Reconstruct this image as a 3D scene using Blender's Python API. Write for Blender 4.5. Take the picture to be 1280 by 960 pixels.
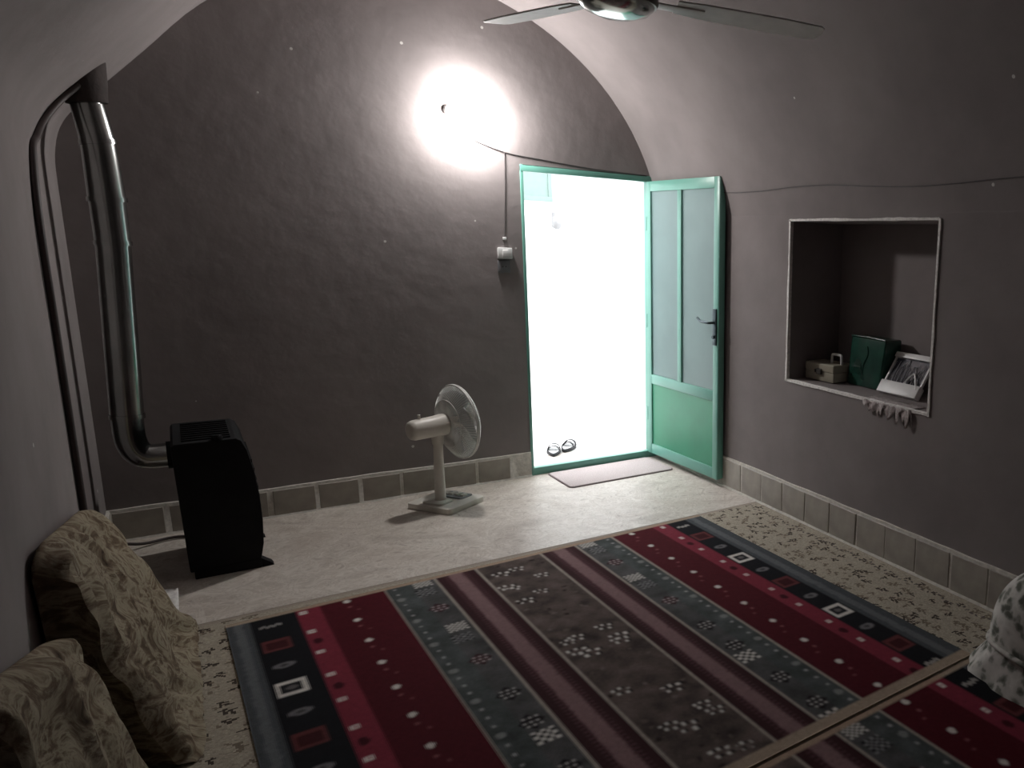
import bpy, bmesh, math, random
import numpy as np
from mathutils import Vector, Matrix

random.seed(7); np.random.seed(7)
for o in list(bpy.data.objects): bpy.data.objects.remove(o)
SC = bpy.context.scene
COL = SC.collection

# ------------------------------------------------------------------ camera
# solved from the room's three vanishing points (image taken as 1280x960)
VA, VB, VC = np.array([207, 282.]), np.array([2200, 350.]), np.array([850, 5476.])
PP = np.linalg.solve(np.array([VB - VA, VB - VC]), [(VB - VA) @ VC, (VB - VC) @ VA])
FPX = math.sqrt(-(VA - PP) @ (VB - PP))
def _ray(p): return np.array([(p[0] - PP[0]) / FPX, -(p[1] - PP[1]) / FPX, -1.0])
_y = _ray(VA); _y /= np.linalg.norm(_y)
_z = -_ray(VC); _z /= np.linalg.norm(_z)
_x = np.cross(_y, _z); _x /= np.linalg.norm(_x); _z = np.cross(_x, _y)
ROT = np.stack([_x, _y, _z])
EYE = np.array([0, 0, 1.62])
def at(p, axis, v):
    """point where the ray of pixel p meets the plane axis = v"""
    q = ROT @ _ray(p); return EYE + q * ((v - EYE[axis]) / q[axis])

cam = bpy.data.cameras.new('camera')
cam.sensor_width = 36; cam.lens = FPX / 1280 * 36
cam.shift_x = (640 - PP[0]) / 1280; cam.shift_y = (PP[1] - 480) / 1280
cam.clip_start = 0.02
camo = bpy.data.objects.new('camera', cam); COL.objects.link(camo)
M4 = Matrix.Identity(4)
for i in range(3):
    for j in range(3): M4[i][j] = ROT[i, j]
    M4[i][3] = EYE[i]
camo.matrix_world = M4
SC.camera = camo

# ------------------------------------------------------------------ daylight and exposure
world = bpy.data.worlds.new('sky'); SC.world = world; world.use_nodes = True
bg = world.node_tree.nodes['Background']
bg.inputs[0].default_value = (0.93, 0.95, 1.0, 1); bg.inputs[1].default_value = 7.0
SC.view_settings.view_transform = 'Standard'; SC.view_settings.look = 'None'
SC.view_settings.gamma = 1; SC.view_settings.use_curve_mapping = False
SC.view_settings.exposure = 0.0
LAMP_STRENGTH = 420.0

# ------------------------------------------------------------------ materials
def new_mat(name):
    m = bpy.data.materials.new(name); m.use_nodes = True
    nt = m.node_tree
    return m, nt, nt.nodes['Principled BSDF']
def N(nt, typ, **kw):
    n = nt.nodes.new(typ)
    for k, v in kw.items():
        if k in n.inputs: n.inputs[k].default_value = v
        else: setattr(n, k, v)
    return n
def coords(nt, scale=(1, 1, 1)):
    tc = N(nt, 'ShaderNodeTexCoord'); mp = N(nt, 'ShaderNodeMapping')
    mp.inputs['Scale'].default_value = scale
    nt.links.new(tc.outputs['Object'], mp.inputs['Vector'])
    return mp.outputs['Vector']
def ramp(nt, fac, stops):
    r = N(nt, 'ShaderNodeValToRGB'); e = r.color_ramp.elements
    while len(e) < len(stops): e.new(0.5)
    for el, (p, c) in zip(e, stops):
        el.position = p; el.color = (*c, 1)
    nt.links.new(fac, r.inputs['Fac']); return r.outputs['Color']
def simple(name, col, rough=0.6, metal=0.0, noise=0.12, scale=18, bump=0.0, coat=0.0, spec=0.5):
    m, nt, b = new_mat(name)
    v = coords(nt); n = N(nt, 'ShaderNodeTexNoise', Scale=scale, Detail=4.0)
    nt.links.new(v, n.inputs['Vector'])
    lo = tuple(c * (1 - noise) for c in col); hi = tuple(min(1, c * (1 + noise)) for c in col)
    nt.links.new(ramp(nt, n.outputs['Fac'], [(0.3, lo), (0.7, hi)]), b.inputs['Base Color'])
    b.inputs['Roughness'].default_value = rough; b.inputs['Metallic'].default_value = metal
    b.inputs['Coat Weight'].default_value = coat; b.inputs['Specular IOR Level'].default_value = spec
    if bump:
        bp = N(nt, 'ShaderNodeBump', Strength=bump, Distance=0.01)
        nt.links.new(n.outputs['Fac'], bp.inputs['Height']); nt.links.new(bp.outputs['Normal'], b.inputs['Normal'])
    return m
def plaster(name, col):
    m, nt, b = new_mat(name)
    v = coords(nt)
    n = N(nt, 'ShaderNodeTexNoise', Scale=1.6, Detail=6.0, Roughness=0.6); nt.links.new(v, n.inputs['Vector'])
    base = ramp(nt, n.outputs['Fac'], [(0.3, tuple(c * 0.86 for c in col)), (0.7, tuple(c * 1.12 for c in col))])
    # sparse little chips that show the white plaster under the paint
    vo = N(nt, 'ShaderNodeTexVoronoi', Scale=3.6, Randomness=1.0); nt.links.new(v, vo.inputs['Vector'])
    lt = N(nt, 'ShaderNodeMath', operation='LESS_THAN'); lt.inputs[1].default_value = 0.030
    nt.links.new(vo.outputs['Distance'], lt.inputs[0])
    mx = N(nt, 'ShaderNodeMix', data_type='RGBA')
    nt.links.new(lt.outputs[0], mx.inputs['Factor']); nt.links.new(base, mx.inputs['A'])
    mx.inputs['B'].default_value = (0.62, 0.6, 0.57, 1)
    nt.links.new(mx.outputs['Result'], b.inputs['Base Color'])
    n2 = N(nt, 'ShaderNodeTexNoise', Scale=9.0, Detail=5.0); nt.links.new(v, n2.inputs['Vector'])
    bp = N(nt, 'ShaderNodeBump', Strength=0.16, Distance=0.02)
    nt.links.new(n2.outputs['Fac'], bp.inputs['Height']); nt.links.new(bp.outputs['Normal'], b.inputs['Normal'])
    b.inputs['Roughness'].default_value = 1.0; b.inputs['Specular IOR Level'].default_value = 0.04
    return m
def marble():
    m, nt, b = new_mat('marble')
    v = coords(nt)
    n = N(nt, 'ShaderNodeTexNoise', Scale=2.4, Detail=7.0, Distortion=1.6); nt.links.new(v, n.inputs['Vector'])
    w = N(nt, 'ShaderNodeTexNoise', Scale=9.0, Detail=6.0, Distortion=3.0); nt.links.new(v, w.inputs['Vector'])
    mx = N(nt, 'ShaderNodeMix', data_type='RGBA', blend_type='MULTIPLY'); mx.inputs['Factor'].default_value = 0.75
    nt.links.new(ramp(nt, n.outputs['Fac'], [(0.28, (0.47, 0.415, 0.365)), (0.5, (0.66, 0.61, 0.55)), (0.72, (0.54, 0.48, 0.42))]), mx.inputs['A'])
    nt.links.new(ramp(nt, w.outputs['Fac'], [(0.30, (0.55, 0.50, 0.46)), (0.47, (1, 1, 1)), (0.53, (0.72, 0.68, 0.64)), (0.60, (1, 1, 1))]), mx.inputs['B'])
    nt.links.new(mx.outputs['Result'], b.inputs['Base Color'])
    b.inputs['Roughness'].default_value = 0.42; b.inputs['Specular IOR Level'].default_value = 0.4
    return m
def attr_mat(name, rough=0.95, grain=420.0):
    m, nt, b = new_mat(name)
    a = N(nt, 'ShaderNodeAttribute', attribute_name='weave')
    v = coords(nt); n = N(nt, 'ShaderNodeTexNoise', Scale=grain, Detail=2.0); nt.links.new(v, n.inputs['Vector'])
    mx = N(nt, 'ShaderNodeMix', data_type='RGBA', blend_type='MULTIPLY'); mx.inputs['Factor'].default_value = 0.5
    nt.links.new(a.outputs['Color'], mx.inputs['A'])
    nt.links.new(ramp(nt, n.outputs['Fac'], [(0.3, (0.6, 0.6, 0.6)), (0.7, (1.25, 1.25, 1.25))]), mx.inputs['B'])
    nt.links.new(mx.outputs['Result'], b.inputs['Base Color'])
    b.inputs['Roughness'].default_value = rough; b.inputs['Specular IOR Level'].default_value = 0.1
    bp = N(nt, 'ShaderNodeBump', Strength=0.25, Distance=0.003)
    nt.links.new(n.outputs['Fac'], bp.inputs['Height']); nt.links.new(bp.outputs['Normal'], b.inputs['Normal'])
    return m
def feathery(name, stops, scale=(5, 6, 9), dist=1.3):
    m, nt, b = new_mat(name)
    v = coords(nt, scale)
    n = N(nt, 'ShaderNodeTexNoise', Scale=1.3, Detail=6.0, Roughness=0.62, Distortion=dist); nt.links.new(v, n.inputs['Vector'])
    nt.links.new(ramp(nt, n.outputs['Fac'], stops), b.inputs['Base Color'])
    b.inputs['Roughness'].default_value = 0.9; b.inputs['Specular IOR Level'].default_value = 0.15
    bp = N(nt, 'ShaderNodeBump', Strength=0.5, Distance=0.012)
    nt.links.new(n.outputs['Fac'], bp.inputs['Height']); nt.links.new(bp.outputs['Normal'], b.inputs['Normal'])
    return m
def floral(name):
    m, nt, b = new_mat(name)
    v = coords(nt)
    dn = N(nt, 'ShaderNodeTexNoise', Scale=14.0, Detail=3.0); nt.links.new(v, dn.inputs['Vector'])
    mxv = N(nt, 'ShaderNodeMix', data_type='VECTOR'); mxv.inputs['Factor'].default_value = 0.09
    nt.links.new(v, mxv.inputs['A']); nt.links.new(dn.outputs['Color'], mxv.inputs['B'])
    vo = N(nt, 'ShaderNodeTexVoronoi', Scale=21.0); nt.links.new(mxv.outputs['Result'], vo.inputs['Vector'])
    leaf = ramp(nt, vo.outputs['Distance'], [(0.22, (0.12, 0.125, 0.105)), (0.38, (0.27, 0.27, 0.24)), (0.50, (0.50, 0.48, 0.445)), (0.8, (0.62, 0.60, 0.56))])
    nt.links.new(leaf, b.inputs['Base Color'])
    b.inputs['Roughness'].default_value = 0.9; b.inputs['Specular IOR Level'].default_value = 0.15
    return m
def emit(name, col, s):
    m, nt, b = new_mat(name)
    b.inputs['Base Color'].default_value = (1, 1, 1, 1)
    b.inputs['Emission Color'].default_value = (*col, 1); b.inputs['Emission Strength'].default_value = s
    return m

MT = dict(
    wall=plaster('taupe_painted_plaster', (0.258, 0.230, 0.227)),
    marble=marble(),
    tile=simple('baseboard_stone', (0.36, 0.33, 0.29), 0.5, noise=0.22, scale=7),
    grout=simple('pale_grout', (0.56, 0.53, 0.48), 0.9, noise=0.15, scale=40, bump=0.4),
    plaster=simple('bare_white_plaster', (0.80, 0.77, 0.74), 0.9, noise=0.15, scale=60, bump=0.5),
    mint=simple('mint_enamel', (0.155, 0.385, 0.315), 0.35, noise=0.05, scale=6),
    mintlow=simple('green_enamel_sheet', (0.035, 0.265, 0.150), 0.35, noise=0.08, scale=4),
    pane=simple('frosted_pane', (0.150, 0.235, 0.230), 0.28, noise=0.05, scale=5),
    lock=simple('dark_lock_metal', (0.05, 0.07, 0.08), 0.35, 0.7, noise=0.1),
    galv=simple('galvanised_sheet', (0.36, 0.37, 0.36), 0.20, 1.0, noise=0.15, scale=8),
    soot=simple('sooty_collar', (0.035, 0.025, 0.023), 0.9, noise=0.3, bump=0.5),
    hose=simple('dark_rubber_hose', (0.035, 0.022, 0.020), 0.6),
    heater=simple('black_enamel', (0.010, 0.010, 0.011), 0.75, noise=0.2, spec=0.2),
    heater2=simple('black_grille', (0.008, 0.008, 0.009), 0.7, 0.2, spec=0.2),
    ivory=simple('ivory_plastic', (0.62, 0.59, 0.53), 0.4, noise=0.05),
    wire=simple('pale_coated_wire', (0.66, 0.65, 0.62), 0.4, 0.2),
    blade=simple('pale_fan_blade', (0.52, 0.54, 0.54), 0.3, noise=0.05),
    greykey=simple('grey_plastic', (0.22, 0.23, 0.23), 0.5),
    white=simple('white_plastic', (0.78, 0.78, 0.77), 0.4, noise=0.04),
    cable=simple('dark_cable', (0.10, 0.09, 0.09), 0.6),
    fanmetal=simple('ceiling_fan_enamel', (0.80, 0.78, 0.75), 0.4, noise=0.06),
    chrome=simple('polished_cap', (0.62, 0.68, 0.66), 0.16, 1.0, noise=0.08, scale=4),
    fandark=simple('fan_motor_bronze', (0.13, 0.12, 0.11), 0.35, 0.6),
    carpet=attr_mat('woven_carpet'),
    rug=attr_mat('printed_rug'),
    drape=feathery('feathery_drape', [(0.30, (0.050, 0.034, 0.022)), (0.43, (0.16, 0.115, 0.075)), (0.52, (0.33, 0.285, 0.205)), (0.61, (0.12, 0.080, 0.050)), (0.74, (0.37, 0.33, 0.25))]),
    floral=floral('pale_floral_cloth'),
    mat=simple('doormat_pile', (0.50, 0.43, 0.42), 0.95, noise=0.12, scale=120, bump=0.4),
    matedge=simple('doormat_binding', (0.16, 0.12, 0.12), 0.9),
    beige=simple('beige_plastic', (0.40, 0.37, 0.29), 0.45, noise=0.08),
    beigedark=simple('brown_latch', (0.05, 0.045, 0.04), 0.5),
    green=simple('dark_green_vinyl', (0.012, 0.060, 0.042), 0.22, noise=0.35, scale=9, bump=0.3, coat=0.5),
    navy=simple('dark_plastic_film', (0.045, 0.048, 0.065), 0.2, noise=0.3, scale=30, coat=0.6),
    film=simple('pale_bristle', (0.50, 0.51, 0.56), 0.35),
    rag=simple('torn_cloth', (0.42, 0.37, 0.36), 0.95, noise=0.3, scale=70, bump=0.4),
    outwall=simple('whitewashed_wall', (0.82, 0.84, 0.83), 0.9, noise=0.04),
    outfloor=simple('sunlit_paving', (0.70, 0.69, 0.66), 0.9, noise=0.06),
    palegreen=simple('pale_green_paint', (0.20, 0.28, 0.25), 0.6, noise=0.04),
    lantern=simple('whitewashed_metal', (0.30, 0.30, 0.30), 0.6),
    greylamp=simple('weathered_grey_metal', (0.10, 0.10, 0.10), 0.6),
    black=simple('black_rubber', (0.02, 0.02, 0.022), 0.7),
    bulb=emit('lit_bulb', (1.0, 0.97, 0.95), LAMP_STRENGTH),
)

# ------------------------------------------------------------------ mesh helpers
class MB:
    def __init__(s): s.v = []; s.f = []; s.sm = []
    def add(s, vs, fs, smooth=False):
        k = len(s.v); s.v += [tuple(map(float, p)) for p in vs]
        s.f += [tuple(i + k for i in f) for f in fs]; s.sm += [smooth] * len(fs); return s
    def quad(s, a, b, c, d): return s.add([a, b, c, d], [(0, 1, 2, 3)])
    def box(s, lo, hi, M=None):
        (x0, y0, z0), (x1, y1, z1) = lo, hi
        vs = [(x0, y0, z0), (x1, y0, z0), (x1, y1, z0), (x0, y1, z0), (x0, y0, z1), (x1, y0, z1), (x1, y1, z1), (x0, y1, z1)]
        if M is not None: vs = [tuple(M @ Vector(p)) for p in vs]
        return s.add(vs, [(0, 3, 2, 1), (4, 5, 6, 7), (0, 1, 5, 4), (1, 2, 6, 5), (2, 3, 7, 6), (3, 0, 4, 7)])
    def tube(s, pts, r, n=10, caps=True):
        pts = [Vector(p) for p in pts]; rs = r if isinstance(r, (list, tuple)) else [r] * len(pts)
        vs = []; prev = None
        for i, p in enumerate(pts):
            t = (pts[min(i + 1, len(pts) - 1)] - pts[max(i - 1, 0)]).normalized()
            if prev is None:
                u = t.orthogonal().normalized()
            else:
                u = (prev - t * prev.dot(t)).normalized()
            prev = u; w = t.cross(u)
            for k in range(n):
                a = 2 * math.pi * k / n
                vs.append(p + (u * math.cos(a) + w * math.sin(a)) * rs[i])
        fs = [(i * n + k, i * n + (k + 1) % n, (i + 1) * n + (k + 1) % n, (i + 1) * n + k) for i in range(len(pts) - 1) for k in range(n)]
        s.add(vs, fs, True)
        if caps:
            b = len(s.v) - len(vs)
            s.f.append(tuple(b + k for k in reversed(range(n)))); s.sm.append(False)
            s.f.append(tuple(b + (len(pts) - 1) * n + k for k in range(n))); s.sm.append(False)
        return s
    def lathe(s, prof, n=32, M=None, smooth=True):
        vs = []
        for r, z in prof:
            for k in range(n):
                a = 2 * math.pi * k / n; vs.append(Vector((r * math.cos(a), r * math.sin(a), z)))
        if M is not None: vs = [M @ p for p in vs]
        fs = [(i * n + k, i * n + (k + 1) % n, (i + 1) * n + (k + 1) % n, (i + 1) * n + k) for i in range(len(prof) - 1) for k in range(n)]
        fs.append(tuple(reversed(range(n)))); fs.append(tuple((len(prof) - 1) * n + k for k in range(n)))
        s.add(vs, fs, smooth); s.sm[-1] = s.sm[-2] = False; return s
    def prism(s, poly, z0, z1, M=None):
        n = len(poly); vs = [Vector((x, y, z0)) for x, y in poly] + [Vector((x, y, z1)) for x, y in poly]
        if M is not None: vs = [M @ p for p in vs]
        return s.add(vs, [tuple(reversed(range(n))), tuple(range(n, 2 * n))] + [(k, (k + 1) % n, n + (k + 1) % n, n + k) for k in range(n)])
    def mesh(s, name, mat, bevel=0.0, seg=2):
        me = bpy.data.meshes.new(name); me.from_pydata(s.v, [], s.f); me.update()
        for p, q in zip(me.polygons, s.sm): p.use_smooth = q
        bm = bmesh.new(); bm.from_mesh(me)
        bmesh.ops.recalc_face_normals(bm, faces=bm.faces)
        if bevel:
            es = [e for e in bm.edges if e.is_manifold and e.calc_face_angle(0) > 0.6]
            bmesh.ops.bevel(bm, geom=es, offset=bevel, segments=seg, profile=0.6, affect='EDGES', clamp_overlap=True)
            for f in bm.faces: f.smooth = True
        bm.to_mesh(me); bm.free()
        me.materials.append(MT[mat] if isinstance(mat, str) else mat)
        me.set_sharp_from_angle(angle=math.radians(30 if bevel else 55))
        return me
    def build(s, name, mat, parent=None, bevel=0.0, seg=2, sharp=True):
        me = s.mesh(name, mat, bevel, seg)
        return link(name, me, parent)
def link(name, data, parent=None):
    o = bpy.data.objects.new(name, data); COL.objects.link(o)
    if parent is not None: o.parent = parent
    return o
def tag(o, label, cat, group=None):
    o['label'] = label; o['category'] = cat
    if group: o['group'] = group
    return o
def thing(name, label, cat, loc=(0, 0, 0), rz=0.0, group=None):
    o = link(name, None); o.location = loc; o.rotation_euler = (0, 0, rz)
    return tag(o, label, cat, group)
def struct(o): o['kind'] = 'structure'; return o
def rotM(axis, deg): return Matrix.Rotation(math.radians(deg), 4, axis)
def T(*p): return Matrix.Translation(Vector(p))
def wobble(seed):
    r = random.Random(seed); ph = [(r.uniform(3, 9), r.uniform(0, 6), r.uniform(12, 30), r.uniform(0, 6)) for _ in range(3)]
    def f(t): return sum(math.sin(a * t + b) * 0.6 + math.sin(c * t + d) * 0.35 for a, b, c, d in ph) / 3
    return f
def smooth_path(pts, n=8):
    P = [Vector(p) for p in pts]; out = []
    for i in range(len(P) - 1):
        p0, p1, p2, p3 = P[max(i - 1, 0)], P[i], P[i + 1], P[min(i + 2, len(P) - 1)]
        for k in range(n):
            t = k / n
            out.append(0.5 * ((2 * p1) + (p2 - p0) * t + (2 * p0 - 5 * p1 + 4 * p2 - p3) * t * t + (3 * p1 - p0 - 3 * p2 + p3) * t ** 3))
    return out + [P[-1]]

# ------------------------------------------------------------------ room shell
XL, XR, YB, YF = -0.375, 2.79, 5.203, -1.9
CX, VA_, VZ, VBH = 1.240, 1.564, 1.60, 1.51       # barrel vault: centre, half width, springing, rise
ZS = 1.80
def vault_x(z): return VA_ * math.sqrt(max(0, 1 - ((z - VZ) / VBH) ** 2))

struct(MB().quad((XL - .1, YF - .1, 0), (XR + .1, YF - .1, 0), (XR + .1, YB + .45, 0), (XL - .1, YB + .45, 0)).build('floor', 'marble'))
# vault
v = MB(); a0 = math.asin((ZS - VZ) / VBH)
prof = [(CX + VA_ * math.cos(a0 + (math.pi / 2 - a0) * k / 32), VZ + VBH * math.sin(a0 + (math.pi / 2 - a0) * k / 32)) for k in range(33)]
left = [(1.24, 3.11), (.85, 3.052), (.52, 2.912), (.239, 2.716), (0, 2.455), (-.155, 2.285), (-.272, 2.160), (-.340, 2.055), (-.370, 1.93), (XL, ZS)]
prof += [(p.x, p.z) for p in smooth_path([(x, 0, z) for x, z in left], 4)][1:]
VPROF = prof; n = len(prof) - 1
v.add([(x, y, z) for y in (YF, YB + .02) for x, z in prof], [(k, k + 1, n + 2 + k, n + 1 + k) for k in range(n)], True)
struct(v.build('ceiling', 'wall'))
struct(MB().quad((XL, YF, 0), (XL, YB + .02, 0), (XL, YB + .02, ZS), (XL, YF, ZS)).build('wall_left', 'wall'))
struct(MB().quad((XL, YF, 0), (XR, YF, 0), (XR, YF, 3.3), (XL, YF, 3.3)).build('wall_front', 'wall'))
# back wall with the doorway
DX0, DX1, DZ = 1.80, 2.742, 2.085
bw = MB()
bw.box((XL - .3, YB, 0), (DX0, YB + .16, 3.4)); bw.box((DX1, YB, 0), (XR + .5, YB + .16, 3.4)); bw.box((DX0, YB, DZ), (DX1, YB + .16, 3.4))
wall_back = struct(bw.build('wall_back', 'wall'))
for lo, hi in (((DX0 - .004, YB + .052, 0), (DX0 + .006, YB + .162, DZ)), ((DX1 - .006, YB + .052, 0), (DX1 + .004, YB + .162, DZ)), ((DX0, YB + .052, DZ - .006), (DX1, YB + .162, DZ + .004))):
    MB().box(lo, hi).build('white_reveal', 'outwall', wall_back)
# right wall with the niche
NY0, NY1, NZ0, NZ1, ND = 2.480, 3.615, 0.840, 1.764, 0.40
w = MB()
w.quad((XR, YF, 0), (XR, YB + .02, 0), (XR, YB + .02, NZ0), (XR, YF, NZ0))
w.quad((XR, YF, NZ1), (XR, YB + .02, NZ1), (XR, YB + .02, ZS), (XR, YF, ZS))
w.quad((XR, YF, NZ0), (XR, NY0, NZ0), (XR, NY0, NZ1), (XR, YF, NZ1))
w.quad((XR, NY1, NZ0), (XR, YB + .02, NZ0), (XR, YB + .02, NZ1), (XR, NY1, NZ1))
XN = XR + ND
w.quad((XR, NY0, NZ0), (XN, NY0, NZ0), (XN, NY1, NZ0), (XR, NY1, NZ0))
w.quad((XR, NY0, NZ1), (XN, NY0, NZ1), (XN, NY1, NZ1), (XR, NY1, NZ1))
w.quad((XR, NY0, NZ0), (XN, NY0, NZ0), (XN, NY0, NZ1), (XR, NY0, NZ1))
w.quad((XR, NY1, NZ0), (XN, NY1, NZ0), (XN, NY1, NZ1), (XR, NY1, NZ1))
w.quad((XN, NY0, NZ0), (XN, NY1, NZ0), (XN, NY1, NZ1), (XN, NY0, NZ1))
wall_right = struct(w.build('wall_right', 'wall'))
# bare plaster edging round the niche, uneven
def edging(p0, p1, inward, wid, seed):
    f = wobble(seed); g = wobble(seed + 50); p0, p1, inw = Vector(p0), Vector(p1), Vector(inward); n = 26; vs = []
    for k in range(n + 1):
        t = k / n; c = p0.lerp(p1, t); a = wid * (1 + 0.45 * f(t * 3)); b = wid * 0.35 * (1 + .5 * g(t * 4))
        for off, dx in ((-a, -0.001), (-a * .8, -0.007), (b * .5, -0.007), (b, 0.012)):
            vs.append(c + inw * off + Vector((dx, 0, 0)))
    MB().add(vs, [(4 * k + j, 4 * k + j + 1, 4 * k + j + 5, 4 * k + j + 4) for k in range(n) for j in range(3)], True).build('plaster_edge', 'plaster', wall_right)
edging((XR, NY0, NZ1 + .004), (XR, NY1 + .01, NZ1 + .004), (0, 0, -1), .011, 1)
edging((XR, NY0, NZ0), (XR, NY1 + .01, NZ0), (0, 0, 1), .014, 2)
edging((XR, NY0, NZ0 - .012), (XR, NY0, NZ1 + .01), (0, 1, 0), .013, 3)
edging((XR, NY1, NZ0 - .008), (XR, NY1, NZ1 + .01), (0, -1, 0), .015, 4)

# baseboards: pale mortar strip with stone tiles set proud of it
def baseboard(name, p0, p1, normal, h, seed, tw=0.212, pitch=0.225):
    p0, p1, nv = Vector(p0), Vector(p1), Vector(normal); L = (p1 - p0).length; d = (p1 - p0) / L
    M = Matrix((( d.x, nv.x, 0, p0.x), (d.y, nv.y, 0, p0.y), (0, 0, 1, 0), (0, 0, 0, 1)))
    f = wobble(seed); g = wobble(seed + 9); n = int(L / 0.04); vs = []
    for k in range(n + 1):
        t = k / n * L; top = h + 0.012 + 0.005 * f(t); foot = 0.022 + 0.004 * g(t)
        for a, b in ((0.0, top), (0.010, top - .002), (0.0135, h - .004), (0.0135, 0.012), (foot, 0.006), (foot + .003, 0.0)):
            vs.append(M @ Vector((t, a, b)))
    base = struct(MB().add(vs, [(6 * k + j, 6 * k + j + 1, 6 * k + j + 7, 6 * k + j + 6) for k in range(n) for j in range(5)], False).build(name, 'grout'))
    me = MB().box((-tw / 2, 0, 0), (tw / 2, 0.012, h - 0.014)).mesh('tile', 'tile', bevel=0.003, seg=1)
    r = random.Random(seed); k = 0; t = pitch * 0.55
    while t < L - 0.05:
        o = link('tile', me, base)
        o.matrix_local = M @ T(t + r.uniform(-.004, .004), 0.0042 + r.uniform(0, .002), 0.010) @ rotM('Y', r.uniform(-.7, .7)) @ rotM('Z', r.uniform(-.6, .6))
        t += pitch
    return base
baseboard('baseboard_back', (XL, YB, 0), (DX0 - .005, YB, 0), (0, -1, 0), 0.160, 3, .203)
baseboard('baseboard_right', (XR, YB - .005, 0), (XR, 0.9, 0), (-1, 0, 0), 0.198, 5, .216)
baseboard('baseboard_left', (XL, YB - .005, 0), (XL, 3.6, 0), (1, 0, 0), 0.165, 6)

# ------------------------------------------------------------------ courtyard outside the door
struct(MB().quad((-3, YB + .16, -.005), (9, YB + .16, -.005), (9, 8.6, -.005), (-3, 8.6, -.005)).build('courtyard_floor', 'outfloor'))
struct(MB().box((-1.2, 8.0, -.01), (4.6, 8.25, 2.9)).build('courtyard_wall_and_light_block', 'outwall'))
struct(MB().box((4.35, YB + .16, -.01), (4.6, 8.0, 2.9)).build('courtyard_wall_and_light_block', 'outwall'))  # unseen side wall, added to cut the daylight reaching wall_left
struct(MB().box((-1.2, YB + .16, -.01), (-.95, 8.0, 2.9)).build('courtyard_wall_and_light_block', 'outwall'))  # opposite side wall, also unseen and added to dim the yard
w1 = struct(link('window_1', None)); w1.location = (2.80, 7.985, 1.99)
MB().box((-.42, 0, 0), (.28, .03, .05)).build('window_sill', 'palegreen', w1, .004)
MB().box((-.40, 0, .05), (-.36, .03, .62)).build('window_stile', 'palegreen', w1, .004)
MB().box((.235, 0, .05), (.275, .03, .62)).build('window_stile', 'palegreen', w1, .004)
MB().box((-.40, 0, .58), (.275, .03, .62)).build('window_head', 'palegreen', w1, .004)
MB().box((-.36, .012, .05), (.235, .024, .58)).build('pane', 'palegreen', w1)
lw = thing('wall_lantern', 'small grey lantern on the bright wall outside the doorway', 'lantern', (3.095, 8.0, 1.72))
MB().box((-.03, -.02, .02), (.03, 0.004, .17)).build('backplate', 'lantern', lw, .004)
MB().lathe([(.02, 0), (.045, .02), (.05, .10), (.02, .15), (.006, .19)], 12, T(0, -.065, 0)).build('lantern_body', 'lantern', lw)

# ------------------------------------------------------------------ door
d1 = struct(link('door_1', None)); d1.location = (0, 0, 0)
fr = MB()
fr.box((DX0 - .005, YB - .006, 0), (DX0 + .014, YB + .05, DZ)); fr.build('frame_jamb', 'mint', d1, .002)
MB().box((DX1 - .045, YB - .006, 0), (DX1 + .01, YB + .05, DZ)).build('frame_jamb', 'mint', d1, .002)
MB().box((DX0 - .005, YB - .008, DZ - .042), (DX1 + .01, YB + .05, DZ - .004)).build('frame_head', 'mint', d1, .002)
MB().box((DX0, YB - .004, 0), (DX1, YB + .045, .052)).build('threshold', 'mint', d1, .004)
hx, hy = 2.700, 5.188
fx, fy = 2.742, 4.285
lw_ = math.hypot(fx - hx, fy - hy); ang = math.atan2(fy - hy, fx - hx)
# leaf local frame: u along the leaf from the hinge, t thickness towards the room (-x), z up
LM = T(hx, hy, 0) @ rotM('Z', math.degrees(ang))      # local +x = along leaf, local -y = towards the room
Z0, Z1 = 0.048, 2.044; TH = 0.036
def leaf(name, u0, u1, z0, z1, t0, t1, mat, bev=.003, parent=d1):
    return MB().box((u0, t0, z0), (u1, t1, z1), LM).build(name, mat, parent, bev)
sw = 0.055
leaf('stile', 0, sw, Z0, Z1, -TH / 2, TH / 2, 'mint')
leaf('stile', lw_ - sw, lw_, Z0, Z1, -TH / 2, TH / 2, 'mint')
leaf('closing_edge', lw_ - .001, lw_ + .004, Z0 + .004, Z1 - .004, -TH / 2 + .003, TH / 2 + .012, 'mint', .001)
leaf('top_rail', sw, lw_ - sw, Z1 - .07, Z1, -TH / 2, TH / 2, 'mint')
leaf('bottom_rail', sw, lw_ - sw, Z0, Z0 + .075, -TH / 2, TH / 2, 'mint')
ZR = 0.62
leaf('lock_rail', sw, lw_ - sw, ZR - .035, ZR + .035, -TH / 2, TH / 2, 'mint')
UM = 0.435
leaf('mullion', UM - .024, UM + .024, ZR + .035, Z1 - .07, -TH / 2, TH / 2, 'mint')
leaf('pane', sw - .004, UM - .02, ZR + .03, Z1 - .066, -.006, .004, 'pane', 0)
leaf('pane', UM + .02, lw_ - sw + .004, ZR + .03, Z1 - .066, -.006, .004, 'pane', 0)
leaf('lower_panel', sw - .004, lw_ - sw + .004, Z0 + .07, ZR - .03, -.008, .006, 'mintlow', 0)
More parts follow.
